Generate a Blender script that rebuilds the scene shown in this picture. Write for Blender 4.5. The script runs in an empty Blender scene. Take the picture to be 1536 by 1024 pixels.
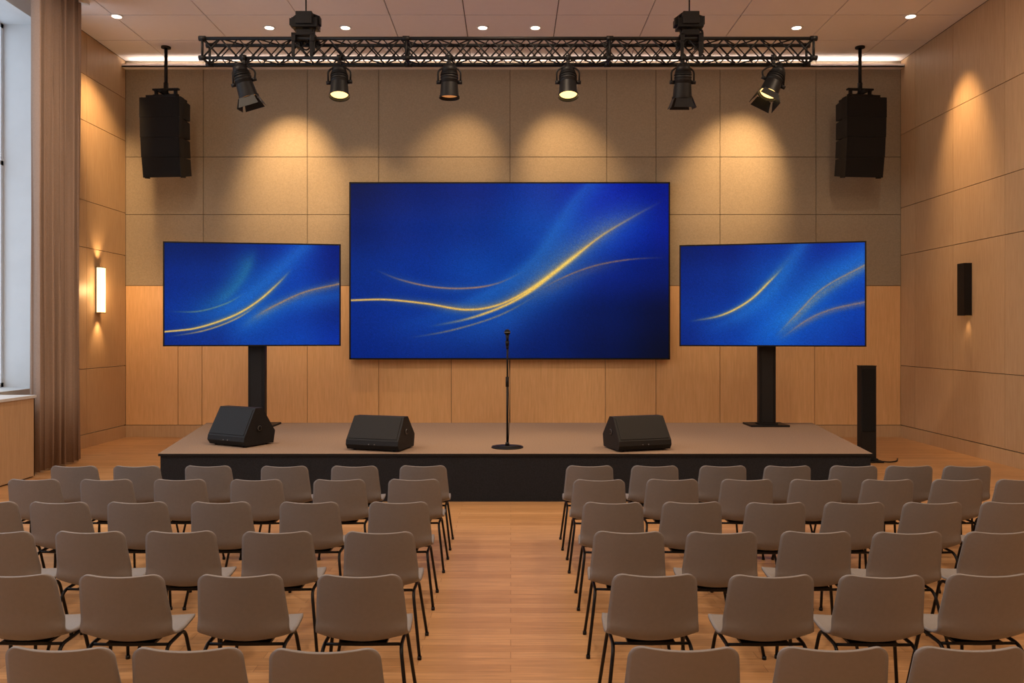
import bpy, math, random
import numpy as np
from mathutils import Vector, Matrix
random.seed(3)
F=1250.0; CX=766.0; CY=500.0; EYE=2.1
XL=-7.81; XR=7.91; YB=16.9; ZC=7.62; YF=-3.0
def PX(x,Z): return (x-CX)*Z/F
def PZ(y,Z): return EYE+(CY-y)*Z/F
scn=bpy.context.scene
col=scn.collection
try:
    scn.view_settings.view_transform='Standard'
    scn.view_settings.look='None'
except Exception as e: print(e)

# ---------------- materials ----------------
def newmat(name):
    m=bpy.data.materials.new(name); m.use_nodes=True
    return m,m.node_tree,m.node_tree.nodes['Principled BSDF']
def simple(name,c,rough=.5,metal=0,noise=0,scale=40,bump=0,spec=.5):
    m,nt,b=newmat(name)
    b.inputs['Roughness'].default_value=rough; b.inputs['Metallic'].default_value=metal
    b.inputs['Specular IOR Level'].default_value=spec
    tc=nt.nodes.new('ShaderNodeTexCoord')
    n=nt.nodes.new('ShaderNodeTexNoise'); n.inputs['Scale'].default_value=scale; n.inputs['Detail'].default_value=4
    nt.links.new(tc.outputs['Object'],n.inputs['Vector'])
    r=nt.nodes.new('ShaderNodeValToRGB')
    r.color_ramp.elements[0].position=.3; r.color_ramp.elements[1].position=.7
    r.color_ramp.elements[0].color=tuple(max(0,v*(1-noise)) for v in c[:3])+(1,)
    r.color_ramp.elements[1].color=tuple(v*(1+noise) for v in c[:3])+(1,)
    nt.links.new(n.outputs['Fac'],r.inputs['Fac']); nt.links.new(r.outputs['Color'],b.inputs['Base Color'])
    if bump:
        bp=nt.nodes.new('ShaderNodeBump'); bp.inputs['Strength'].default_value=bump; bp.inputs['Distance'].default_value=.01
        nt.links.new(n.outputs['Fac'],bp.inputs['Height']); nt.links.new(bp.outputs['Normal'],b.inputs['Normal'])
    return m
def emis(name,c,s):
    m,nt,b=newmat(name); b.inputs['Base Color'].default_value=c
    b.inputs['Emission Color'].default_value=c; b.inputs['Emission Strength'].default_value=s
    return m
def woodmat(name,c1,c2,grain=(14,14,.8),rough=.45,island=.05):
    m,nt,b=newmat(name); N=nt.nodes; L=nt.links
    tc=N.new('ShaderNodeTexCoord'); mp=N.new('ShaderNodeMapping'); mp.inputs['Scale'].default_value=grain
    n=N.new('ShaderNodeTexNoise'); n.inputs['Scale'].default_value=3; n.inputs['Detail'].default_value=6; n.inputs['Roughness'].default_value=.65
    g=N.new('ShaderNodeNewGeometry')
    ad=N.new('ShaderNodeVectorMath'); ad.operation='ADD'
    sc=N.new('ShaderNodeMath'); sc.operation='MULTIPLY'; sc.inputs[1].default_value=37.0
    L.new(g.outputs['Random Per Island'],sc.inputs[0])
    L.new(tc.outputs['Object'],mp.inputs['Vector']); L.new(mp.outputs['Vector'],ad.inputs[0]); L.new(sc.outputs[0],ad.inputs[1])
    L.new(ad.outputs[0],n.inputs['Vector'])
    r=N.new('ShaderNodeValToRGB'); r.color_ramp.elements[0].position=.3; r.color_ramp.elements[1].position=.72
    r.color_ramp.elements[0].color=c1; r.color_ramp.elements[1].color=c2
    L.new(n.outputs['Fac'],r.inputs['Fac'])
    hs=N.new('ShaderNodeHueSaturation')
    mr=N.new('ShaderNodeMapRange'); mr.inputs['To Min'].default_value=1-island; mr.inputs['To Max'].default_value=1+island
    L.new(g.outputs['Random Per Island'],mr.inputs['Value']); L.new(mr.outputs[0],hs.inputs['Value'])
    L.new(r.outputs['Color'],hs.inputs['Color']); L.new(hs.outputs['Color'],b.inputs['Base Color'])
    b.inputs['Roughness'].default_value=rough; b.inputs['Specular IOR Level'].default_value=.35
    return m
def floormat():
    m,nt,b=newmat('oak_parquet'); N=nt.nodes; L=nt.links
    tc=N.new('ShaderNodeTexCoord')
    br=N.new('ShaderNodeTexBrick'); br.inputs['Scale'].default_value=1.0
    br.inputs['Brick Width'].default_value=1.6; br.inputs['Row Height'].default_value=.11; br.inputs['Mortar Size'].default_value=.002
    br.inputs['Color1'].default_value=(.44,.235,.10,1); br.inputs['Color2'].default_value=(.56,.32,.15,1); br.inputs['Mortar'].default_value=(.26,.13,.05,1)
    br.offset=.37
    L.new(tc.outputs['Object'],br.inputs['Vector'])
    mp=N.new('ShaderNodeMapping'); mp.inputs['Scale'].default_value=(1.2,26,1)
    n=N.new('ShaderNodeTexNoise'); n.inputs['Scale'].default_value=2.5; n.inputs['Detail'].default_value=6
    L.new(tc.outputs['Object'],mp.inputs['Vector']); L.new(mp.outputs[0],n.inputs['Vector'])
    mr=N.new('ShaderNodeMapRange'); mr.inputs['From Min'].default_value=.25; mr.inputs['From Max'].default_value=.75
    mr.inputs['To Min'].default_value=.74; mr.inputs['To Max'].default_value=1.15
    L.new(n.outputs['Fac'],mr.inputs['Value'])
    hs=N.new('ShaderNodeHueSaturation'); L.new(br.outputs['Color'],hs.inputs['Color']); L.new(mr.outputs[0],hs.inputs['Value'])
    L.new(hs.outputs['Color'],b.inputs['Base Color']); b.inputs['Roughness'].default_value=.36;b.inputs['Specular IOR Level'].default_value=.4
    return m
M={}
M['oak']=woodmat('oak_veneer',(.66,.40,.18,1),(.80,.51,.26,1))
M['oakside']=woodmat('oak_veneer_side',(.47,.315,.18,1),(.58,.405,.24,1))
M['fabric']=simple('acoustic_fabric',(.325,.275,.205),.95,noise=.10,scale=45,bump=.1,spec=.1)
M['floor']=floormat()
M['ceil']=simple('ceiling_plaster',(.90,.87,.87),.9,noise=.01,scale=8)
M['gap']=simple('shadow_gap',(.10,.07,.045),.9)
M['ceilgap']=simple('ceiling_gap',(.16,.13,.12),.9)
M['plaster']=simple('reveal_plaster',(.66,.68,.69),.9,noise=.02,scale=4)
M['sill']=simple('sill_stone',(.62,.64,.64),.5,noise=.04,scale=20)
M['curtain']=simple('curtain_fabric',(.37,.275,.22),.95,noise=.08,scale=70,bump=.1,spec=.1)
M['black']=simple('black_metal',(.006,.006,.007),.5,noise=.1,scale=30,spec=.25)
M['blackp']=simple('black_plastic',(.009,.009,.010),.6,noise=.2,scale=90,bump=.05,spec=.3)
M['grille']=simple('speaker_grille',(.008,.008,.009),.8,noise=.5,scale=160,bump=.2,spec=.2)
M['chrome']=simple('steel',(.22,.22,.22),.35,metal=1)
M['stagefront']=simple('stage_skirt_felt',(.023,.025,.031),.95,noise=.18,scale=60,bump=.1,spec=.1)
M['stagetop']=simple('stage_carpet',(.285,.205,.15),.95,noise=.15,scale=60,bump=.15,spec=.1)
M['stageedge']=simple('stage_edge_trim',(.012,.012,.014),.6,spec=.2)
M['shell']=simple('chair_shell',(.215,.203,.203),.5,noise=.03,scale=50,spec=.4)
M['leg']=simple('chair_leg_steel',(.010,.010,.012),.4,metal=.3,spec=.3)
M['lampdisc']=emis('downlight_lens',(1,.80,.60,1),5)
M['spotlens']=emis('spot_lens',(1,.62,.22,1),2.6)
M['spotlensdim']=emis('spot_lens_dim',(1,.45,.14,1),.35)
M['sconce']=emis('sconce_diffuser',(1,.70,.33,1),2.6)
M['white']=simple('white_frame',(.75,.77,.78),.5)
m,nt,b=newmat('window_glass')
for n_ in list(nt.nodes):
    if n_.type=='BSDF_PRINCIPLED': nt.nodes.remove(n_)
tr=nt.nodes.new('ShaderNodeBsdfTransparent');tr.inputs[0].default_value=(.93,.96,1,1)
gl=nt.nodes.new('ShaderNodeBsdfGlossy');gl.inputs['Roughness'].default_value=.03
mx=nt.nodes.new('ShaderNodeMixShader');mx.inputs[0].default_value=.05
nt.links.new(tr.outputs[0],mx.inputs[1]);nt.links.new(gl.outputs[0],mx.inputs[2]);nt.links.new(mx.outputs[0],nt.nodes['Material Output'].inputs[0])
M['glass']=m

# ---------------- mesh builder ----------------
class MB:
    def __init__(s): s.v=[];s.f=[];s.m=[];s.sm=[];s.mats=[]
    def mi(s,k):
        if k not in s.mats: s.mats.append(k)
        return s.mats.index(k)
    def add(s,vs,fs,mat,smooth=False,T=None):
        o=len(s.v)
        for p in vs:
            p=Vector(p)
            if T is not None: p=T@p
            s.v.append(tuple(p))
        k=s.mi(mat)
        for i,f in enumerate(fs):
            s.f.append([a+o for a in f]); s.m.append(k)
            s.sm.append(smooth[i] if isinstance(smooth,list) else smooth)
    def box(s,x0,x1,y0,y1,z0,z1,mat,T=None):
        vs=[(x0,y0,z0),(x1,y0,z0),(x1,y1,z0),(x0,y1,z0),(x0,y0,z1),(x1,y0,z1),(x1,y1,z1),(x0,y1,z1)]
        fs=[(0,3,2,1),(4,5,6,7),(0,1,5,4),(1,2,6,5),(2,3,7,6),(3,0,4,7)]
        s.add(vs,fs,mat,False,T)
    def cyl(s,p0,p1,r0,r1=None,mat='black',seg=16,T=None,caps=True):
        if r1 is None:r1=r0
        p0=Vector(p0);p1=Vector(p1);d=(p1-p0).normalized()
        a=Vector((0,0,1)) if abs(d.z)<.9 else Vector((1,0,0))
        u=d.cross(a).normalized();w=d.cross(u)
        vs=[];fs=[];sm=[]
        for i in range(seg):
            t=2*math.pi*i/seg;vs.append(p0+(u*math.cos(t)+w*math.sin(t))*r0)
        for i in range(seg):
            t=2*math.pi*i/seg;vs.append(p1+(u*math.cos(t)+w*math.sin(t))*r1)
        for i in range(seg):
            j=(i+1)%seg;fs.append((i,j,seg+j,seg+i));sm.append(True)
        if caps:
            fs.append(tuple(reversed(range(seg))));sm.append(False)
            fs.append(tuple(range(seg,2*seg)));sm.append(False)
        s.add(vs,fs,mat,sm,T)
    def tube(s,pts,r,mat,seg=8,T=None):
        pts=[Vector(p) for p in pts];vs=[];fs=[];sm=[];n=len(pts);prev=None
        for i,p in enumerate(pts):
            d=(pts[min(i+1,n-1)]-pts[max(i-1,0)]).normalized()
            if prev is None:
                a=Vector((0,0,1)) if abs(d.z)<.9 else Vector((1,0,0)); u=d.cross(a).normalized()
            else:
                u=(prev-d*prev.dot(d)).normalized()
            prev=u;w=d.cross(u)
            for k in range(seg):
                t=2*math.pi*k/seg;vs.append(p+(u*math.cos(t)+w*math.sin(t))*r)
        for i in range(n-1):
            for k in range(seg):
                j=(k+1)%seg;fs.append((i*seg+k,i*seg+j,(i+1)*seg+j,(i+1)*seg+k));sm.append(True)
        fs.append(tuple(reversed(range(seg))));sm.append(False)
        fs.append(tuple(range((n-1)*seg,n*seg)));sm.append(False)
        s.add(vs,fs,mat,sm,T)
    def mesh(s,name):
        me=bpy.data.meshes.new(name);me.from_pydata(s.v,[],s.f)
        for k in s.mats: me.materials.append(M[k])
        me.polygons.foreach_set('material_index',s.m);me.polygons.foreach_set('use_smooth',s.sm)
        me.update()
        import bmesh
        bm=bmesh.new();bm.from_mesh(me);bmesh.ops.recalc_face_normals(bm,faces=bm.faces);bm.to_mesh(me);bm.free()
        return me
    def obj(s,name,loc=(0,0,0),bevel=0,parent=None,rotz=0):
        o=bpy.data.objects.new(name,s.mesh(name));col.objects.link(o);o.location=loc;o.rotation_euler=(0,0,rotz)
        if bevel:
            b=o.modifiers.new('bev','BEVEL');b.width=bevel;b.segments=2;b.limit_method='ANGLE'
        if parent:o.parent=parent
        return o
def empty(name,loc=(0,0,0),rotz=0):
    e=bpy.data.objects.new(name,None);col.objects.link(e);e.location=loc;e.rotation_euler=(0,0,rotz);e.empty_display_size=.2;return e
def fillet(pts,r,n=5):
    pts=[Vector(p) for p in pts];out=[pts[0]]
    for i in range(1,len(pts)-1):
        a=(pts[i-1]-pts[i]);b=(pts[i+1]-pts[i]);ra=min(r,a.length*.45,b.length*.45)
        A=pts[i]+a.normalized()*ra;B=pts[i]+b.normalized()*ra
        for k in range(n+1):
            t=k/n;out.append(A*(1-t)**2+pts[i]*2*t*(1-t)+B*t*t)
    out.append(pts[-1]);return out

# ---------------- room shell ----------------
g=.0055
mb=MB();mb.box(XL-.9,XR+.3,YF-.3,YB+.3,-.2,0,'floor');mb.obj('floor')
mb=MB();mb.box(XL-.8,XR+.3,YB+.03,YB+.3,0,ZC,'gap')
up=[188,305,461,568,765,910,984,1080,1224,1351];lo=[188,267,303,461,568,677,765,908,984,1080,1222,1351]
zs=[3.07,4.51,5.68,ZC]
ux=[PX(x,YB) for x in up];ux[0]=XL;ux[-1]=XR
lx=[PX(x,YB) for x in lo];lx[0]=XL;lx[-1]=XR
for i in range(len(ux)-1):
    for j in range(3): mb.box(ux[i]+g,ux[i+1]-g,YB,YB+.04,zs[j]+g,zs[j+1]-g,'fabric')
for i in range(len(lx)-1): mb.box(lx[i]+g,lx[i+1]-g,YB,YB+.04,.25,3.07-g,'oak')
mb.obj('wall_back')
mb=MB();mb.box(XL,XR,YB-.015,YB+.03,0,.24,'oakside');mb.obj('baseboard_back')
mb=MB();mb.box(XR+.03,XR+.3,YF,YB,0,ZC,'gap')
ys=[YB,16.3,14.9,13.34,11.8,10.3,8.8,7.2,5.6,4,2.4,.8,-.8,YF];zr=[.25,1.45,3.68,4.64,6.12,ZC]
for i in range(len(ys)-1):
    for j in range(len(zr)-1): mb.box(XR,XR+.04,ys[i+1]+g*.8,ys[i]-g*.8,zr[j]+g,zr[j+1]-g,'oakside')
mb.obj('wall_right')
mb=MB();mb.box(XR-.015,XR+.03,YF,YB-.02,0,.24,'oakside');mb.obj('baseboard_right')
SILL=1.21;XO=-8.55;WT=7.25
wins=[(8.3,13.9),(1.2,6.8)]
mb=MB()
mb.box(XO,XL-.03,13.9,YB,0,ZC,'plaster')
mb.box(XO,XL,6.8,8.3,0,ZC,'plaster');mb.box(XO,XL,YF,1.2,0,ZC,'plaster')
for a,b_ in wins:
    mb.box(XO,XL,a,b_,0,SILL-.04,'plaster');mb.box(XO,XL,a,b_,WT,ZC,'plaster')
yl=[YB,15.35,13.9];zl=[.25,1.45,3.68,4.54,6.0,6.85,ZC]
for i in range(2):
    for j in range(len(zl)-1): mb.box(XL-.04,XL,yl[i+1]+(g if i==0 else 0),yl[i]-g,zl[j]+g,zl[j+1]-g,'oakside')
mb.obj('wall_left')
mb=MB();mb.box(XL-.03,XL+.015,13.9,YB-.02,0,.24,'oakside');mb.obj('baseboard_left')
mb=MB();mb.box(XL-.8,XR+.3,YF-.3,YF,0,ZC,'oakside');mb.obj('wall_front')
for k,(a,b_) in enumerate(wins):
    mb=MB();t=.07
    fx0,fx1=XO,XO+.09
    mb.box(fx0,fx1,a,a+t,SILL,WT,'white');mb.box(fx0,fx1,b_-t,b_,SILL,WT,'white')
    mb.box(fx0,fx1,a,b_,SILL,SILL+t,'white');mb.box(fx0,fx1,a,b_,WT-t,WT,'white')
    for i in range(1,4):
        y=a+(b_-a)*i/4;mb.box(fx0,fx1,y-.035,y+.035,SILL,WT,'white')
    mb.box(fx0,fx1,a,b_,4.9,4.97,'white')
    mb.box(fx0+.03,fx0+.04,a,b_,SILL,WT,'glass')
    mb.obj('window_%d'%(k+1))
mb=MB();mb.box(XL,-7.02,.5,12.18,0,SILL-.05,'gap')
yy=[12.2,10.6,9,7.4,5.8,4.2,2.6,.5]
for i in range(len(yy)-1): mb.box(-7.02,-6.97,yy[i+1]+g,yy[i]-g*0,.02,SILL-.05,'oakside')
mb.box(XL,-6.97,12.18,12.2,.0,SILL-.05,'oakside')
mb.box(XL,-6.95,.5,12.22,SILL-.05,SILL-.01,'sill')
mb.obj('window_sill_panelling')
for k,(a,b_) in enumerate(wins):
    mb=MB();mb.box(XO+.09,XL,a,b_,SILL-.04,SILL-.005,'sill');mb.obj('trim_%d'%(k+1))
mb=MB();mb.box(XL-.8,XR+.3,YF-.3,YB+.3,ZC+.03,ZC+.3,'ceilgap')
cx=[XL,-6.9,-5.3,-3.7,-2.1,-.8,.8,2.4,4.0,5.6,7.0,XR];cyv=[YB,15.7,14.45,13.2,12,10.5,9,7.5,6,4.5,3,1.5,0,-1.5,YF]
for i in range(len(cx)-1):
    for j in range(len(cyv)-1): mb.box(cx[i]+.009,cx[i+1]-.009,cyv[j+1]+.012,cyv[j]-.012,ZC,ZC+.04,'ceil')
mb.obj('ceiling')
# cove ledge; the hidden strip light is added to lighten the ceiling
mb=MB();mb.box(XL,XR,YB-.17,YB,ZC-.17,ZC-.145,'ceil');mb.box(XL,XR,YB-.17,YB-.155,ZC-.17,ZC-.105,'ceil')
cove=mb.obj('trim_3')
l=bpy.data.lights.new('added_cove_strip','AREA');l.shape='RECTANGLE';l.size=15.4;l.size_y=.03;l.energy=55;l.color=(1,.80,.66)
lo=bpy.data.objects.new('added_cove_strip',l);col.objects.link(lo);lo.parent=cove;lo.location=(.05,YB-.08,ZC-.138)
lo.rotation_euler=Vector((0,-.9,1)).to_track_quat('-Z','X').to_euler()
# keep the long side of the strip along X
zax=-Vector((0,-.9,1)).normalized();xax=Vector((1,0,0));yax=zax.cross(xax)
lo.rotation_euler=Matrix((xax,yax,zax)).transposed().to_euler()

mb=MB()
def curtain(y0,y1,n):
    vs=[];fs=[];N=n*10;zsn=[.03,1.2,2.6,4,5.4,6.8,ZC-.06]
    for k,z in enumerate(zsn):
        for i in range(N+1):
            t=i/N;ph=t*n*2*math.pi
            a=.085*(1+.25*math.sin(t*17+1))*(1+.04*math.sin(z*1.3))
            vs.append((-7.12+a*math.sin(ph+.3*math.sin(z*.7+t*9)),y0+(y1-y0)*t+.03*math.sin(ph*2+1),z))
    for k in range(len(zsn)-1):
        for i in range(N):
            o=k*(N+1)+i;fs.append((o,o+1,o+N+2,o+N+1))
    mb.add(vs,fs,'curtain',True)
curtain(12.4,13.75,7)
o=mb.obj('curtain');sd=o.modifiers.new('s','SOLIDIFY');sd.thickness=.008
mb=MB();mb.box(-7.22,-7.02,.6,13.9,ZC-.05,ZC,'white');mb.obj('curtain_rail')

# ---------------- stage ----------------
SH=.6
Pf=[(-4.40,10.4),(4.52,10.4)];Pb=[(PX(310,14),14.0),(PX(1218,14),14.0)]
mb=MB()
def poly(z0,z1,ins,mat,topmat):
    a=[(Pf[0][0]+ins,Pf[0][1]+ins),(Pf[1][0]-ins,Pf[1][1]+ins),(Pb[1][0]-ins,Pb[1][1]),(Pb[0][0]+ins,Pb[0][1])]
    vs=[(x,y,z0) for x,y in a]+[(x,y,z1) for x,y in a]
    mb.add(vs,[(0,1,5,4),(1,2,6,5),(2,3,7,6),(3,0,4,7),(3,2,1,0)],mat);mb.add(vs,[(4,5,6,7)],topmat)
poly(0,SH-.03,.02,'stagefront','stagefront');poly(SH-.03,SH,0,'stageedge','stagetop')
mb.obj('stage_platform')

# ---------------- screens ----------------
def interp(ctrl,U,V):
    c=np.array(ctrl,float);ny,nx=c.shape[:2]
    x=U*(nx-1);y=V*(ny-1);i=np.clip(x.astype(int),0,nx-2);j=np.clip(y.astype(int),0,ny-2)
    fx=(x-i);fy=(y-j);fx=fx*fx*(3-2*fx);fy=fy*fy*(3-2*fy);fx=fx[:,None];fy=fy[:,None]
    return (c[j,i]*(1-fx)+c[j,i+1]*fx)*(1-fy)+(c[j+1,i]*(1-fx)+c[j+1,i+1]*fx)*fy
def catmull(pts,n=160):
    P=np.array(pts,float);P=np.vstack([2*P[0]-P[1],P,2*P[-1]-P[-2]]);out=[];m=len(pts)-1
    for k in range(n):
        s=k/(n-1)*m;i=min(int(s),m-1);t=s-i;a,b,c,d=P[i],P[i+1],P[i+2],P[i+3]
        out.append(.5*((2*b)+(-a+c)*t+(2*a-5*b+4*c-d)*t*t+(-a+3*b-3*c+d)*t**3))
    return np.array(out)
def streak(C,X,Y,pts,w,colr,amp,side=0,w2=None,dust=0,ends=(1,1),rng=None):
    S=catmull(pts,200);T=np.gradient(S,axis=0);T/=np.linalg.norm(T,axis=1)[:,None]
    best=np.full(X.shape,1e9);idx=np.zeros(X.shape,int)
    for k in range(len(S)):
        d=(X-S[k,0])**2+(Y-S[k,1])**2;mk=d<best;best[mk]=d[mk];idx[mk]=k
    t=idx/(len(S)-1)
    sg=(X-S[idx,0])*T[idx,1]-(Y-S[idx,1])*T[idx,0]
    d=np.where((idx>0)&(idx<len(S)-1)&(best<400),np.abs(sg),np.sqrt(best))
    prof=np.ones_like(t)
    if ends[0]: prof*=np.clip(t/.3,0,1)**1.3
    if ends[1]: prof*=np.clip((1-t)/.3,0,1)**1.3
    W=np.where(sg*side>0,w2 if w2 else w,w) if side else w
    a=amp*prof*np.exp(-(d/W)**(1.6 if w>5 else 2))
    if dust: a=a*(1+dust*rng.standard_normal(a.shape))
    a=np.clip(a,0,1)[:,None]
    return C*(1-a)+np.array(colr,float)*a
def display(name,W,H,rect,nx,ny,ctrl,streaks,parent,yloc,zloc):
    x0,y0,x1,y1=rect;rng=np.random.default_rng(5)
    u=np.linspace(0,1,nx);v=np.linspace(0,1,ny);U,V=np.meshgrid(u,v);U=U.ravel();V=V.ravel()
    C=interp(ctrl,U,V)*np.array([.8,.84,.90]);X=x0+U*(x1-x0);Y=y0+V*(y1-y0)
    for s in streaks: C=streak(C,X,Y,rng=rng,**s)
    C=C*(1+.06*rng.standard_normal(C.shape[0]))[:,None]
    C=np.clip(C,0,255)/255.;C=np.where(C<=.04045,C/12.92,((C+.055)/1.055)**2.4)
    me=bpy.data.meshes.new(name)
    vs=np.stack([(U-.5)*W,np.zeros_like(U),(.5-V)*H],1)
    ii=np.arange(nx*ny).reshape(ny,nx)
    q=np.stack([ii[:-1,:-1],ii[1:,:-1],ii[1:,1:],ii[:-1,1:]],-1).reshape(-1,4)
    me.from_pydata(vs.tolist(),[],q.tolist())
    ca=me.color_attributes.new('art','FLOAT_COLOR','POINT')
    ca.data.foreach_set('color',np.concatenate([C,np.ones((C.shape[0],1))],1).astype(np.float32).ravel())
    if 'disp' not in M:
        m,nt,b=newmat('display_panel');at=nt.nodes.new('ShaderNodeAttribute');at.attribute_name='art'
        b.inputs['Base Color'].default_value=(.002,.002,.003,1);b.inputs['Roughness'].default_value=.6
        b.inputs['Specular IOR Level'].default_value=.08
        nt.links.new(at.outputs['Color'],b.inputs['Emission Color']);b.inputs['Emission Strength'].default_value=.95
        M['disp']=m
    me.materials.append(M['disp']);me.update()
    o=bpy.data.objects.new(name,me);col.objects.link(o);o.parent=parent;o.location=(0,yloc,zloc)
    return o
LB=(40,120,205)
YS=16.72
xm=(PX(524,YS)+PX(1005,YS))/2;Wm=PX(1005,YS)-PX(524,YS);zm=(PZ(273,YS)+PZ(539,YS))/2;Hm=(539-273)*YS/F
e=empty('led_video_wall',(xm,YS,zm))
mb=MB();b_=.03
mb.box(-Wm/2,Wm/2,.012,.10,-Hm/2,Hm/2,'black')
for a in [(-Wm/2,Wm/2,-Hm/2,-Hm/2+b_),(-Wm/2,Wm/2,Hm/2-b_,Hm/2),(-Wm/2,-Wm/2+b_,-Hm/2,Hm/2),(Wm/2-b_,Wm/2,-Hm/2,Hm/2)]:
    mb.box(a[0],a[1],-.01,.02,a[2],a[3],'black')
mb.box(-Wm/2+.4,Wm/2-.4,.10,.18,-Hm/2+.3,Hm/2-.3,'black')
mb.obj('cabinet_frame',parent=e)
ctrl=[[(6,26,82),(4,34,112),(2,40,132),(8,60,165),(0,34,175),(0,26,140)],
      [(4,34,108),(3,46,138),(4,54,148),(14,78,180),(2,46,185),(0,30,150)],
      [(4,50,142),(4,56,156),(10,74,174),(6,62,160),(2,36,135),(2,28,112)],
      [(4,48,145),(6,58,158),(10,62,156),(2,36,115),(2,26,90),(6,16,56)],
      [(2,42,135),(4,46,138),(4,42,125),(2,32,105),(3,20,72),(8,14,38)]]
st=[dict(pts=[(560,500),(660,470),(740,435),(800,390),(835,340),(862,300),(885,275)],w=26,colr=LB,amp=.42,side=1,w2=9,ends=(1,0)),
    dict(pts=[(600,520),(700,500),(770,470),(830,425),(890,370),(960,330),(1000,310)],w=32,colr=(30,105,200),amp=.42,ends=(1,1)),
    dict(pts=[(740,470),(800,430),(860,380),(920,335),(980,305)],w=16,colr=(130,140,140),amp=.42,side=1,w2=22,dust=.25),
    dict(pts=[(560,403),(600,419),(650,430),(700,432),(745,425),(790,405)],w=1.3,colr=(205,135,85),amp=.8),
    dict(pts=[(560,403),(600,419),(650,430),(700,432),(760,420)],w=6,colr=(90,110,140),amp=.25),
    dict(pts=[(800,440),(840,418),(890,399),(945,389),(1003,386)],w=1.2,colr=(190,130,80),amp=.6,dust=.2,ends=(1,1)),
    dict(pts=[(780,455),(840,425),(890,402),(945,392)],w=9,colr=(120,95,95),amp=.3,dust=.25),
    dict(pts=[(610,507),(680,494),(750,472),(810,440)],w=1.3,colr=(190,150,90),amp=.55,dust=.2),
    dict(pts=[(526,450),(580,449),(640,455),(700,463),(750,455),(800,428),(850,392),(900,354),(950,324),(998,299)],w=6,colr=(190,150,85),amp=.45,ends=(1,1),dust=.1),
    dict(pts=[(526,450),(580,449),(640,455),(700,464),(750,456),(800,430),(850,394),(900,355),(950,325),(998,299)],w=1.5,colr=(250,195,90),amp=.95,ends=(0,1)),
    dict(pts=[(760,457),(800,432),(850,394),(890,362)],w=3.2,colr=(255,215,110),amp=.85,ends=(1,1)),
    dict(pts=[(640,490),(700,478),(750,461),(790,440),(830,410),(880,368)],w=1.8,colr=(255,200,90),amp=.9,dust=.1)]
display('display_surface',Wm-2*b_,Hm-2*b_,(527,276,1002,536),560,310,ctrl,st,e,0.0,0)

def tv(xpx,Zc,yaw,wpx,hpx,zc,rect,ctrl,streaks):
    X=PX(xpx,Zc);W=wpx*Zc/F/math.cos(yaw);H=hpx*Zc/F
    e=empty('television_on_stand',(X,Zc,0),0)
    p=bpy.data.objects.new('panel_pivot',None);col.objects.link(p);p.parent=e;p.rotation_euler=(0,0,yaw);p.location=(0,0,zc)
    mb=MB();b_=.022
    mb.box(-W/2,W/2,.012,.05,-H/2,H/2,'black')
    for a in [(-W/2,W/2,-H/2,-H/2+b_),(-W/2,W/2,H/2-b_,H/2),(-W/2,-W/2+b_,-H/2,H/2),(W/2-b_,W/2,-H/2,H/2)]:
        mb.box(a[0],a[1],-.01,.02,a[2],a[3],'black')
    mb.box(-W*.3,W*.3,.05,.10,-H*.3,H*.3,'blackp')
    mb.obj('tv_body',parent=p)
    display('display_surface',W-2*b_,H-2*b_,rect,300,186,ctrl,streaks,p,0,0)
    mb=MB();mb.box(-.135,.135,.16,.28,SH+.03,zc+.2,'black');mb.box(-.32,.32,.1,.16,zc-.2,zc+.2,'black')
    mb.box(-.09,.09,.155,.16,SH+.06,zc,'blackp')
    mb.box(-.31,.31,.0,.5,SH+.001,SH+.03,'black');mb.box(-.16,.16,.13,.31,SH+.03,SH+.05,'black')
    mb.obj('stand_column',parent=e,bevel=.006)
cl=[[(2,36,108),(2,34,108),(4,46,138),(6,58,172),(2,34,130)],
    [(2,46,140),(4,52,145),(8,74,170),(8,70,182),(2,38,135)],
    [(4,56,155),(6,66,158),(8,80,182),(6,64,172),(2,44,140)],
    [(4,46,140),(6,54,150),(8,72,175),(8,74,185),(2,54,170)]]
sl=[dict(pts=[(290,470),(335,450),(362,420),(376,390),(384,362)],w=7,colr=(60,150,160),amp=.4,side=1,w2=16,ends=(1,1)),
    dict(pts=[(260,480),(330,470),(390,430),(425,395),(455,365)],w=16,colr=(50,140,225),amp=.4,ends=(1,0)),
    dict(pts=[(340,520),(380,480),(440,455),(507,440)],w=16,colr=(40,130,220),amp=.35,ends=(1,0)),
    dict(pts=[(360,495),(400,466),(450,441),(506,424)],w=6,colr=(160,140,110),amp=.42,dust=.25,ends=(1,0)),
    dict(pts=[(375,480),(410,459),(455,437),(506,424)],w=1.2,colr=(210,145,80),amp=.6,ends=(1,0)),
    dict(pts=[(256,468),(300,468),(340,456),(370,438)],w=1.2,colr=(150,165,110),amp=.5),
    dict(pts=[(254,499),(300,493),(350,475),(385,453),(415,425),(437,400)],w=4.5,colr=(180,155,90),amp=.4,ends=(1,1),dust=.1),
    dict(pts=[(254,499),(300,493),(350,475),(385,453),(415,425),(437,400)],w=1.3,colr=(255,205,95),amp=.95,ends=(0,1)),
    dict(pts=[(256,507),(310,497),(355,479),(390,455)],w=1.1,colr=(235,185,90),amp=.7,ends=(1,1))]
tv(380,13.35,math.radians(9),254,155,PZ(441.5,13.35),(254,364,506,519),cl,sl)
cr=[[(2,32,108),(2,34,122),(6,56,158),(6,48,155),(4,56,172)],
    [(2,42,135),(4,52,148),(10,78,178),(8,70,172),(8,74,188)],
    [(4,52,148),(4,58,160),(10,88,198),(10,84,192),(6,68,178)],
    [(4,44,135),(6,66,172),(10,92,202),(10,74,182),(4,54,162)]]
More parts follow.
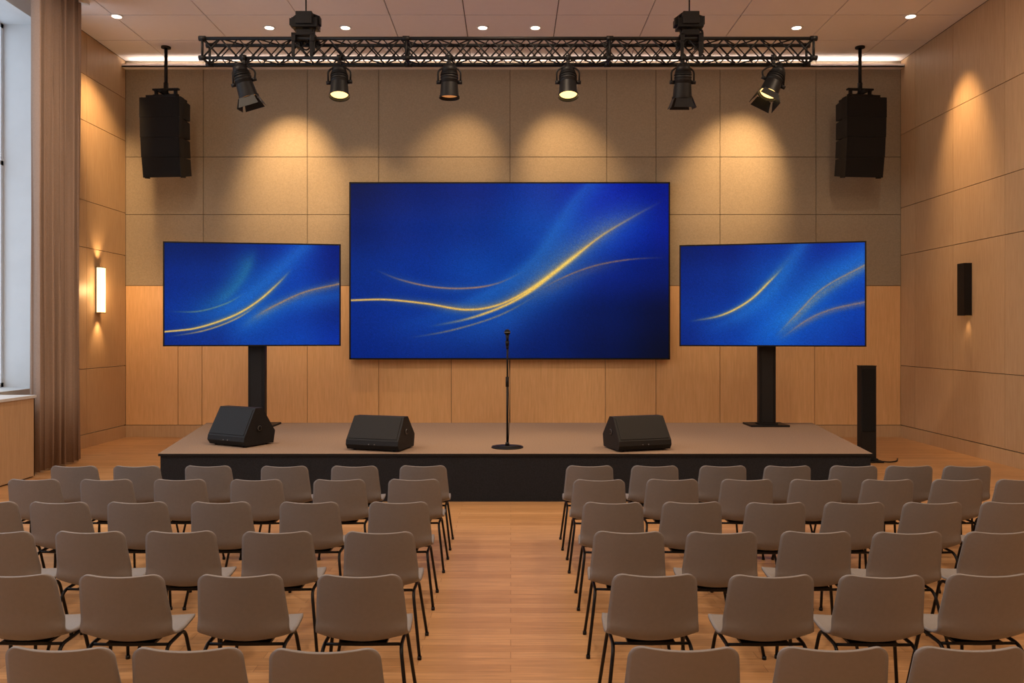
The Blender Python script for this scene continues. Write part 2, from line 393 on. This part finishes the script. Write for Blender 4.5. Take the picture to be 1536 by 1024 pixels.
sr=[dict(pts=[(1040,500),(1100,480),(1150,445),(1180,400),(1200,365)],w=14,colr=(50,140,220),amp=.4,ends=(1,0)),
    dict(pts=[(1120,520),(1180,475),(1230,425),(1287,385)],w=22,colr=(50,150,230),amp=.4,ends=(1,0)),
    dict(pts=[(1160,515),(1195,475),(1230,440),(1286,402)],w=6,colr=(160,145,110),amp=.42,dust=.25,ends=(1,0)),
    dict(pts=[(1160,510),(1195,470),(1230,433),(1286,400)],w=1.2,colr=(225,155,80),amp=.5,ends=(1,0)),
    dict(pts=[(1165,515),(1205,485),(1240,468),(1286,456)],w=5,colr=(150,120,105),amp=.42,dust=.25,ends=(1,0)),
    dict(pts=[(1165,515),(1205,483),(1240,466),(1286,455)],w=1.1,colr=(210,145,90),amp=.45,ends=(1,0)),
    dict(pts=[(1035,484),(1085,474),(1125,452),(1155,420),(1190,378)],w=4,colr=(170,160,110),amp=.4,dust=.15),
    dict(pts=[(1035,484),(1085,474),(1125,452),(1155,422),(1175,400)],w=1.3,colr=(255,205,95),amp=.9)]
tv(1156,13.35,math.radians(-12.5),262,155,PZ(442,13.35),(1026,366,1286,520),cr,sr)

# ---------------- truss ----------------
TY=12.5;tz0,tz1=6.18,6.47;tx0,tx1=PX(309,TY),PX(1215,TY);ty0,ty1=TY-.15,TY+.15
mb=MB()
for y in(ty0,ty1):
    for z in(tz0,tz1): mb.cyl((tx0,y,z),(tx1,y,z),.026,mat='black',seg=10)
n=34;L=(tx1-tx0)/n
for i in range(n):
    a=tx0+i*L;b_=a+L;zA,zB=(tz0,tz1) if i%2==0 else (tz1,tz0)
    for y in(ty0,ty1):
        mb.cyl((a,y,zA),(b_,y,zB),.013,mat='black',seg=6)
        mb.cyl((a,y,zB),(b_,y,zA),.009,mat='black',seg=6)
    mb.cyl((a,ty0 if i%2 else ty1,tz0),(b_,ty1 if i%2 else ty0,tz0),.010,mat='black',seg=6)
    mb.cyl((a,ty0 if i%2 else ty1,tz1),(b_,ty1 if i%2 else ty0,tz1),.010,mat='black',seg=6)
for x in[tx0,tx0+3.02,tx0+6.04,tx1]:
    for y in(ty0,ty1): mb.cyl((x,y,tz0),(x,y,tz1),.02,mat='black',seg=8)
    for z in(tz0,tz1): mb.cyl((x,ty0,z),(x,ty1,z),.02,mat='black',seg=8)
    for y in(ty0,ty1):
        for z in(tz0,tz1): mb.cyl((x-.05,y,z),(x+.05,y,z),.038,mat='black',seg=10)
mb.obj('lighting_truss')
def hoist(xpx):
    X=PX(xpx,TY);mb=MB()
    mb.cyl((0,0,tz1+.05),(0,0,ZC-.001),.012,mat='black',seg=8)
    mb.cyl((0,0,ZC-.03),(0,0,ZC-.001),.07,mat='black',seg=16)
    mb.box(-.19,.19,-.12,.12,6.66,6.80,'black');mb.box(-.12,.12,-.15,.15,6.70,6.88,'blackp')
    mb.box(-.23,-.15,-.08,.08,6.70,6.80,'black');mb.box(.15,.22,-.06,.06,6.72,6.84,'black')
    mb.cyl((-.22,0,6.80),(-.06,0,6.92),.025,mat='black',seg=8);mb.cyl((.2,0,6.84),(.05,0,6.9),.02,mat='black',seg=8)
    mb.tube(fillet([(-.14,0,6.66),(-.10,.05,6.55),(.0,.1,6.48)],.05),.018,'black')
    mb.tube(fillet([(.14,0,6.66),(.16,-.16,6.58),(.16,-.17,6.25)],.05),.018,'black')
    mb.box(-.17,.17,-.2,.2,6.51,6.545,'black')
    for sx in(-.14,.14):
        for sy in(-.15,.15): mb.box(sx-.03,sx+.03,sy-.05,sy+.05,6.42,6.53,'black')
    mb.box(-.17,-.12,-.19,-.17,6.2,6.53,'black');mb.box(.10,.15,-.19,-.17,6.2,6.53,'black')
    mb.box(-.12,.12,-.12,.12,6.55,6.62,'black');mb.cyl((0,0,6.6),(0,0,6.68),.05,mat='black')
    mb.tube([(.06*math.cos(t),.0,6.42+.07*math.sin(t)) for t in np.linspace(0,2*math.pi,14)],.012,'black')
    mb.obj('chain_hoist',(X,TY,0),bevel=.004)
hoist(459);hoist(1034)

def spotfix(xpx,aim,barn,lens,energy):
    X=PX(xpx,ty0);mb=MB();d=Vector(aim).normalized()
    c=Vector((0,0,5.82))
    mb.cyl((-.03,0,tz0),(.03,0,tz0),.05,mat='black',seg=12);mb.box(-.022,.022,-.03,.03,tz0-.12,tz0-.02,'black')
    mb.cyl((0,0,tz0-.10),(0,0,tz0-.07),.035,mat='black');mb.cyl((.04,0,tz0-.03),(.09,0,tz0-.03),.012,mat='black',seg=8)
    side=d.cross(Vector((0,1,0)))
    if side.length<.1: side=Vector((1,0,0))
    side.normalize()
    if side.x<0: side=-side
    up=side.cross(d).normalized()
    side0=Vector((side.x,side.y,0)).normalized()
    R=.13
    yk=[c+side*(R+.035),c+side0*(R+.04)+Vector((0,0,.17)),Vector((side0.x*.05,side0.y*.05,tz0-.12)),Vector((-side0.x*.05,-side0.y*.05,tz0-.12)),c-side0*(R+.04)+Vector((0,0,.17)),c-side*(R+.035)]
    mb.tube(fillet(yk,.05,4),.014,'black',6)
    for s in(-1,1): mb.cyl(c+side*s*(R-.01),c+side*s*(R+.06),.028,mat='black',seg=10)
    mb.cyl(c-d*.25,c-d*.14,.09,.12,'black',20);mb.cyl(c-d*.28,c-d*.25,.06,.06,'black',14)
    mb.cyl(c-d*.14,c-d*.13,.124,.124,'black',20)
    mb.cyl(c-d*.13,c+d*.02,.118,.126,'blackp',24)
    for k in range(3): mb.cyl(c-d*(.11-.04*k),c-d*(.10-.04*k),.132,.132,'black',24)
    mb.cyl(c+d*.02,c+d*.23,.126,R+.012,'black',24,caps=False)
    mb.cyl(c+d*.21,c+d*.235,R+.022,R+.022,'black',24,caps=False)
    mb.cyl(c+d*.185,c+d*.19,R+.0,R+.0,lens,24)
    if barn:
        f=c+d*.235;s_=.13
        for ax,oth in((side,up),(up,side)):
            for sg in(-1,1):
                h=f+ax*sg*s_;o=(ax*sg*.35+d*.94).normalized()*.15
                a=h-oth*.11;b2=h+oth*.11;c2=h+o+oth*.15;d2=h+o-oth*.15;nn=ax*sg*.006
                vs=[a,b2,c2,d2,a+nn,b2+nn,c2+nn,d2+nn]
                mb.add(vs,[(0,1,2,3),(7,6,5,4),(0,4,5,1),(1,5,6,2),(2,6,7,3),(3,7,4,0)],'black')
    mb.tube([c-d*.2,c-d*.15+Vector((.1,0,.1)),Vector((.07,0,tz0-.03))],.005,'black',5)
    e=empty('stage_spotlight',(X,ty0,0));mb.obj('lamp_housing',parent=e)
    if energy:
        l=bpy.data.lights.new('beam','SPOT');l.energy=energy;l.color=(1,.66,.34);l.spot_size=math.radians(50);l.spot_blend=.8;l.shadow_soft_size=.1
        lo=bpy.data.objects.new('beam',l);col.objects.link(lo);lo.parent=e;lo.location=c+d*.26;lo.rotation_euler=d.to_track_quat('-Z','Y').to_euler()
spotfix(366,(.28,.1,-.95),True,'spotlensdim',0)
spotfix(509,(.05,-.24,-.95),False,'spotlens',140)
spotfix(674,(0,.0,-1),False,'spotlensdim',140)
spotfix(852,(0,-.26,-.95),False,'spotlens',140)
spotfix(1024,(0,.15,-1),True,'spotlensdim',0)
spotfix(1160,(-.42,-.26,-.85),True,'spotlens',140)

# ---------------- line array speakers ----------------
def linearray(xpx,sgn):
    Y=16.05;X=PX(xpx,Y);ztop=PZ(151,Y);W=.80;D=.5
    mb=MB();z=ztop;y=-.25
    Hs=.378
    for k in range(4):
        ang=[0,2,5,9][k]*math.pi/180
        T=Matrix.Translation((0,y,z))@Matrix.Rotation(ang,4,'X')
        w=W*(1-.015*k)
        vs=[(-w/2,0,0),(w/2,0,0),(w/2*.9,D,-.03),(-w/2*.9,D,-.03),(-w/2,0,-Hs+.004),(w/2,0,-Hs+.004),(w/2*.9,D,-Hs+.03),(-w/2*.9,D,-Hs+.03)]
        mb.add(vs,[(0,1,2,3),(7,6,5,4),(0,4,5,1),(1,5,6,2),(2,6,7,3),(3,7,4,0)],'blackp',False,T)
        mb.box(-w/2+.012,w/2-.012,-.010,0,-Hs+.004,0,'grille',T)
        for s in(-1,1): mb.box(s*(w/2-.02)-.015,s*(w/2-.02)+.012,.05,.2,-Hs-.01,.02,'black',T)
        p=T@Vector((0,0,-Hs));y,z=p.y,p.z
    mb.box(-.3,.3,-.2,.25,ztop+.02,ztop+.06,'black');mb.box(-.03,.03,-.25,.3,ztop+.10,ztop+.16,'black')
    mb.box(-.25,.25,-.03,.03,ztop+.06,ztop+.12,'black');mb.box(-.22,-.17,-.03,.03,ztop+.1,ztop+.22,'black');mb.box(.17,.22,-.03,.03,ztop+.1,ztop+.22,'black')
    mb.box(-.26,.26,-.04,.04,ztop+.2,ztop+.23,'black')
    mb.cyl((0,0,ztop+.1),(0,0,ztop+.34),.045,mat='black');mb.cyl((0,0,ztop+.3),(0,0,ZC-.001),.032,mat='black')
    mb.cyl((0,0,ZC-.03),(0,0,ZC-.001),.09,mat='black')
    mb.obj('line_array_speaker',(X,Y,0),rotz=sgn*math.radians(6))
linearray(249,-1);linearray(1290,1)

# ---------------- column speaker ----------------
Yc=13.7;Xc=PX(1300,Yc)
mb=MB();mb.box(-.125,.125,-.08,.08,.05,1.56,'blackp');mb.box(-.105,.105,-.092,-.08,.5,1.52,'grille')
mb.box(-.13,.13,-.085,.085,1.56,1.575,'black');mb.box(-.2,.2,-.2,.2,0.001,.03,'black');mb.box(-.14,.14,-.12,.12,.03,.06,'black')
mb.tube(fillet([(.05,-.1,.04),(.25,-.2,.014),(.45,-.1,.014),(.6,.2,.014)],.1),.012,'black')
mb.obj('column_speaker',(Xc,Yc,0),bevel=.006)

# ---------------- wedge monitors ----------------
def wedge(xpx,ybot,W,H,yaw):
    Z=1.5*F/(ybot-CY);X=PX(xpx,Z+.2)
    prof=[(.02,0),(-.02,.06),(-.01,.12),(.19,H),(.32,H),(.56,.16),(.53,0)]
    mb=MB();n=len(prof)
    ymid=.26
    vs=[(-W/2,y,z) for y,z in prof]+[(W/2,y,z) for y,z in prof];fs=[]
    for i in range(n):
        j=(i+1)%n;fs.append((i,n+i,n+j,j))
    fs.append(tuple(range(n)));fs.append(tuple(reversed(range(n,2*n))))
    T=Matrix.Translation((0,-ymid,.017))
    tp=lambda y:(1-.08*max(0,y)/.5)
    vs=[(x*tp(y),y,z) for x,y,z in vs]
    mb.add(vs,fs,'blackp',False,T)
    a=Vector((0,-.01,.12));b_=Vector((0,.19,H));dd=(b_-a);nn=Vector((0,-dd.z,dd.y)).normalized()*.006
    w=W/2-.03;p0=a+dd*.06;p1=a+dd*.94
    vs=[(-w,p0.y,p0.z),(w,p0.y,p0.z),(w*.97,p1.y,p1.z),(-w*.97,p1.y,p1.z)]
    vs=vs+[(x,y+nn.y,z+nn.z) for x,y,z in vs]
    mb.add(vs,[(4,5,6,7),(0,1,5,4),(1,2,6,5),(2,3,7,6),(3,0,4,7)],'blackp',False,T)
    for s in(-1,1):
        xx=s*W/2*tp(.26)
        mb.cyl((xx-.012*s,.26,.22),(xx+.008*s,.26,.22),.055,mat='black',seg=18,T=T)
        mb.cyl((xx,.26,.22),(xx+.012*s,.26,.22),.035,mat='chrome',seg=18,T=T)
        mb.cyl((xx,.26,.22),(xx+.014*s,.26,.22),.030,mat='black',seg=18,T=T)
    for k in(-.04,.04): mb.cyl((k,-.024,.07),(k,-.01,.07),.008,mat='chrome',seg=12,T=T)
    for sx in(-1,1):
        for sy in(.06,.45): mb.cyl((sx*W*.38,sy-ymid,0.001),(sx*W*.38,sy-ymid,.019),.02,mat='black',seg=10)
    mb.obj('stage_monitor_speaker',(X,Z+.27,SH),bevel=.012,rotz=yaw)
wedge(360,670,.70,.49,math.radians(-30))
wedge(571,677,.74,.41,math.radians(-18))
wedge(955,677,.74,.41,math.radians(18))

# ---------------- microphone stand ----------------
Ym=10.96;Xm=PX(761,Ym);mb=MB()
mb.cyl((0,0,0.001),(0,0,.018),.21,.205,'black',40);mb.cyl((0,0,.018),(0,0,.03),.19,.06,'black',40)
mb.cyl((0,0,.03),(0,0,.07),.03,.022,'black');mb.cyl((0,0,.05),(0,0,.86),.0145,mat='black')
mb.cyl((0,0,.80),(0,0,.93),.022,mat='black');mb.cyl((0,0,.9),(0,0,1.34),.011,mat='black')
mb.cyl((0,0,1.30),(0,0,1.35),.018,mat='black');mb.cyl((0,0,1.34),(0,-.01,1.40),.022,.026,'black')
mb.cyl((0,-.005,1.37),(0,-.02,1.49),.014,.024,'black')
cen=Vector((0,-.022,1.515));vs=[];fs=[]
for i in range(1,10):
    for k in range(16):
        a=math.pi*i/10;t=2*math.pi*k/16;vs.append(cen+Vector((.040*math.sin(a)*math.cos(t),.040*math.sin(a)*math.sin(t),-.042*math.cos(a))))
for i in range(8):
    for k in range(16): j=(k+1)%16;fs.append((i*16+k,i*16+j,i*16+16+j,i*16+16+k))
fs.append(tuple(range(15,-1,-1)));fs.append(tuple(range(128,144)))
mb.add(vs,fs,'grille',True);mb.cyl(cen-Vector((0,0,.004)),cen+Vector((0,0,.004)),.042,mat='chrome',seg=20)
mb.tube([(.013,0,.05),(.03,-.01,.4),(.014,0,.8),(.03,0,1.1),(.01,-.0,1.38)],.004,'black',6)
mb.obj('microphone_stand',(Xm,Ym,SH))

# ---------------- chairs ----------------
def chair_mesh():
    mb=MB()
    prof=[(0,.828),(.012,.76),(.03,.68),(.05,.60),(.064,.54),(.080,.485),(.115,.445),(.18,.430),(.26,.432),(.35,.444),(.43,.454),(.475,.450),(.50,.430)]
    S=catmull(prof,60);seg=np.linalg.norm(np.diff(S,axis=0),axis=1);s=np.concatenate([[0],np.cumsum(seg)]);Lt=s[-1]
    r=.06
    tt=list(r*(1-np.cos(np.linspace(0,math.pi/2,8))))
    tm=list(np.linspace(r,Lt-r,30)[1:-1])
    te=[Lt-t for t in reversed(tt)]
    ts=tt+tm+te;nu=17
    vs=[]
    for t in ts:
        y=np.interp(t,s,S[:,0]);z=np.interp(t,s,S[:,1]);q=t/Lt
        W=np.interp(q,[0,.15,.33,.42,.50,.6,.85,1],[.220,.229,.241,.245,.247,.248,.242,.228])
        d=min(t,Lt-t)
        w=W if d>=r else W-r+math.sqrt(max(0,r*r-(r-d)**2))
        bk=np.interp(q,[0,.35,.5],[1,.9,0]);st_=np.interp(q,[.36,.5,.7,1],[0,1.6,1,.3])
        dip=np.interp(q,[0,.12],[1,0])
        for i in range(nu):
            u=-1+2*i/(nu-1);u=math.sin(u*math.pi/2)*.35+u*.65
            x=u*w;xx=(x/.23)**2
            vs.append((x,y+.045*bk*xx,z+.026*st_*xx-.016*dip*(1-xx)))
    fs=[]
    for i in range(len(ts)-1):
        for k in range(nu-1):
            a=i*nu+k;fs.append((a,a+1,a+nu+1,a+nu))
    tmp=bpy.data.meshes.new('t');tmp.from_pydata(vs,[],fs);tmp.update()
    nr=[tuple(v.normal) for v in tmp.vertices];th=.015
    vs2=[(v[0]-n_[0]*th,v[1]-n_[1]*th,v[2]-n_[2]*th) for v,n_ in zip(vs,nr)]
    bpy.data.meshes.remove(tmp)
    N=len(vs);allv=vs+vs2;af=list(fs)+[tuple(N+a for a in reversed(f)) for f in fs]
    nr_=len(ts);bd=[k for k in range(nu)]+[i*nu+nu-1 for i in range(1,nr_)]+[(nr_-1)*nu+k for k in range(nu-2,-1,-1)]+[i*nu for i in range(nr_-2,0,-1)]
    for i in range(len(bd)):
        a=bd[i];b_=bd[(i+1)%len(bd)];af.append((b_,a,N+a,N+b_))
    mb.add(allv,af,'shell',True)
    for sx in(-1,1):
        pts=fillet([(sx*.265,0,.012),(sx*.21,.10,.405),(sx*.21,.36,.412),(sx*.26,.43,.012)],.06,6)
        mb.tube(pts,.0105,'leg',8)
        for (y) in (0,.43):
            X=.265 if y==0 else .26
            mb.cyl((sx*X,y,0),(sx*X,y,.022),.014,mat='leg',seg=10)
    for y in(.14,.33): mb.tube([(-.2,y,.405),(0,y,.402),(.2,y,.405)],.009,'leg',8)
    mb.box(-.13,.13,.13,.35,.402,.416,'leg')
    return mb.mesh('chair')
cm=chair_mesh()
rows=[(8.06,[109,203,310,426,531,634,885,983,1086,1183,1283,1367,1453]),
 (7.31,[46,156,267,383,508,620,899,1010,1122,1226,1334,1440,1537]),
 (6.32,[-24,84,202,328,462,597,920,1040,1165,1284,1402,1522]),
 (5.38,[-8,130,267,414,568,944,1084,1227,1364,1503]),
 (4.41,[12,178,357,538,984,1160,1326,1492]),
 (3.385,[82,277,486,1028,1255,1463])]
for Z,xs in rows:
    for x in xs:
        o=bpy.data.objects.new('conference_chair',cm);col.objects.link(o)
        o.location=(PX(x,Z),Z+random.uniform(-.015,.015),0);o.rotation_euler=(0,0,math.radians(random.uniform(-1.5,1.5)))

# ---------------- sconces ----------------
def spotl(name,loc,dirv,energy,size,blend=.8,colr=(1,.60,.27),soft=.04,parent=None):
    l=bpy.data.lights.new(name,'SPOT');l.energy=energy;l.color=colr;l.spot_size=math.radians(size);l.spot_blend=blend;l.shadow_soft_size=soft
    o=bpy.data.objects.new(name,l);col.objects.link(o);o.location=loc;o.rotation_euler=Vector(dirv).to_track_quat('-Z','Y').to_euler()
    if parent:o.parent=parent
    return o
Z=15.75;e=empty('wall_sconce',(XL,Z,2.1+.82))
mb=MB();mb.box(0,.03,-.08,.08,-.43,.43,'chrome');mb.box(.03,.11,-.09,.09,-.42,.42,'sconce')
mb.box(.0,.115,-.095,.095,.42,.435,'chrome');mb.box(.0,.115,-.095,.095,-.435,-.42,'chrome');mb.obj('sconce_body',parent=e)
spotl('sconce_uplight',(.12,0,.5),(-.12,0,1),30,80,1,parent=e);spotl('sconce_downlight',(.12,0,-.5),(-.12,0,-1),30,80,1,parent=e)
l=bpy.data.lights.new('sconce_glow','POINT');l.energy=24;l.color=(1,.58,.25);l.shadow_soft_size=.1
o=bpy.data.objects.new('sconce_glow',l);col.objects.link(o);o.parent=e;o.location=(.3,0,0)
Z=14.4;e=empty('wall_sconce',(XR,Z,2.1+.76))
mb=MB();mb.box(-.12,0,-.11,-.095,-.45,.45,'black');mb.box(-.12,0,.095,.11,-.45,.45,'black');mb.box(-.135,-.12,-.11,.11,-.45,.45,'black')
mb.box(-.12,0,-.095,.095,-.36,.36,'blackp');mb.box(-.1,-.02,-.08,.08,-.37,-.36,'sconce');mb.obj('sconce_body',parent=e)
spotl('sconce_downlight',(-.08,0,-.47),(.1,0,-1),6,70,1,parent=e)

# ---------------- downlights ----------------
def downlight(X,Y,energy,aim=(0,0,-1),size=60,blend=.7,area=False,soft=.05):
    e=empty('recessed_downlight',(X,Y,ZC))
    mb=MB();mb.cyl((0,0,-.012),(0,0,0),.105,.11,'white',28);mb.cyl((0,0,-.016),(0,0,-.011),.08,.08,'lampdisc',24);mb.obj('trim_ring',parent=e)
    if area:
        l=bpy.data.lights.new('lamp','AREA');l.shape='DISK';l.size=.3;l.energy=energy;l.color=(1,.75,.52)
        o=bpy.data.objects.new('lamp',l);col.objects.link(o);o.parent=e;o.location=(0,0,-.03)
    else: spotl('lamp',(0,0,-.03),aim,energy,size,blend,soft=soft,parent=e)
def dpos(x,y):
    Z=(ZC-EYE)*F/(CY-y);return PX(x,Z),Z
def aimwall(x,y,tx,ty,en,size=44,wall='b',soft=.12):
    X,Y=dpos(x,y)
    if wall=='b': T=Vector((PX(tx,YB),YB,PZ(ty,YB)))
    elif wall=='l':
        Zt=XL*F/(tx-CX);T=Vector((XL,Zt,PZ(ty,Zt)))
    else:
        Zt=XR*F/(tx-CX);T=Vector((XR,Zt,PZ(ty,Zt)))
    downlight(X,Y,en,T-Vector((X,Y,ZC)),size,1.0,soft=soft)
aimwall(404,41,438,268,1900,50);aimwall(518,41,545,350,650,46)
aimwall(724,41,683,262,700,50);aimwall(803,41,850,262,1050,50)
aimwall(1195,41,1098,265,1900,50);aimwall(175,24,152,215,1200,48,'l');aimwall(1366,24,1448,220,850,50,'r')
for Y in(10.6,7,3.2,-.6):
    for X in(-5.2,0,5.2): downlight(X,Y,(120 if X==0 else 98) if Y>10 else 82,area=True)

# ---------------- world ----------------
w=bpy.data.worlds.new('World');scn.world=w;w.use_nodes=True
bg=w.node_tree.nodes['Background'];bg.inputs[0].default_value=(.82,.91,1,1);bg.inputs[1].default_value=1.9

cam=bpy.data.cameras.new('Camera');cam.lens=F/1536*36;cam.sensor_width=36;cam.sensor_fit='HORIZONTAL'
cam.shift_x=2/1536;cam.shift_y=-12/1536;cam.clip_end=100
co=bpy.data.objects.new('Camera',cam);col.objects.link(co);co.location=(0,0,EYE);co.rotation_euler=(math.pi/2,0,0)
scn.camera=co
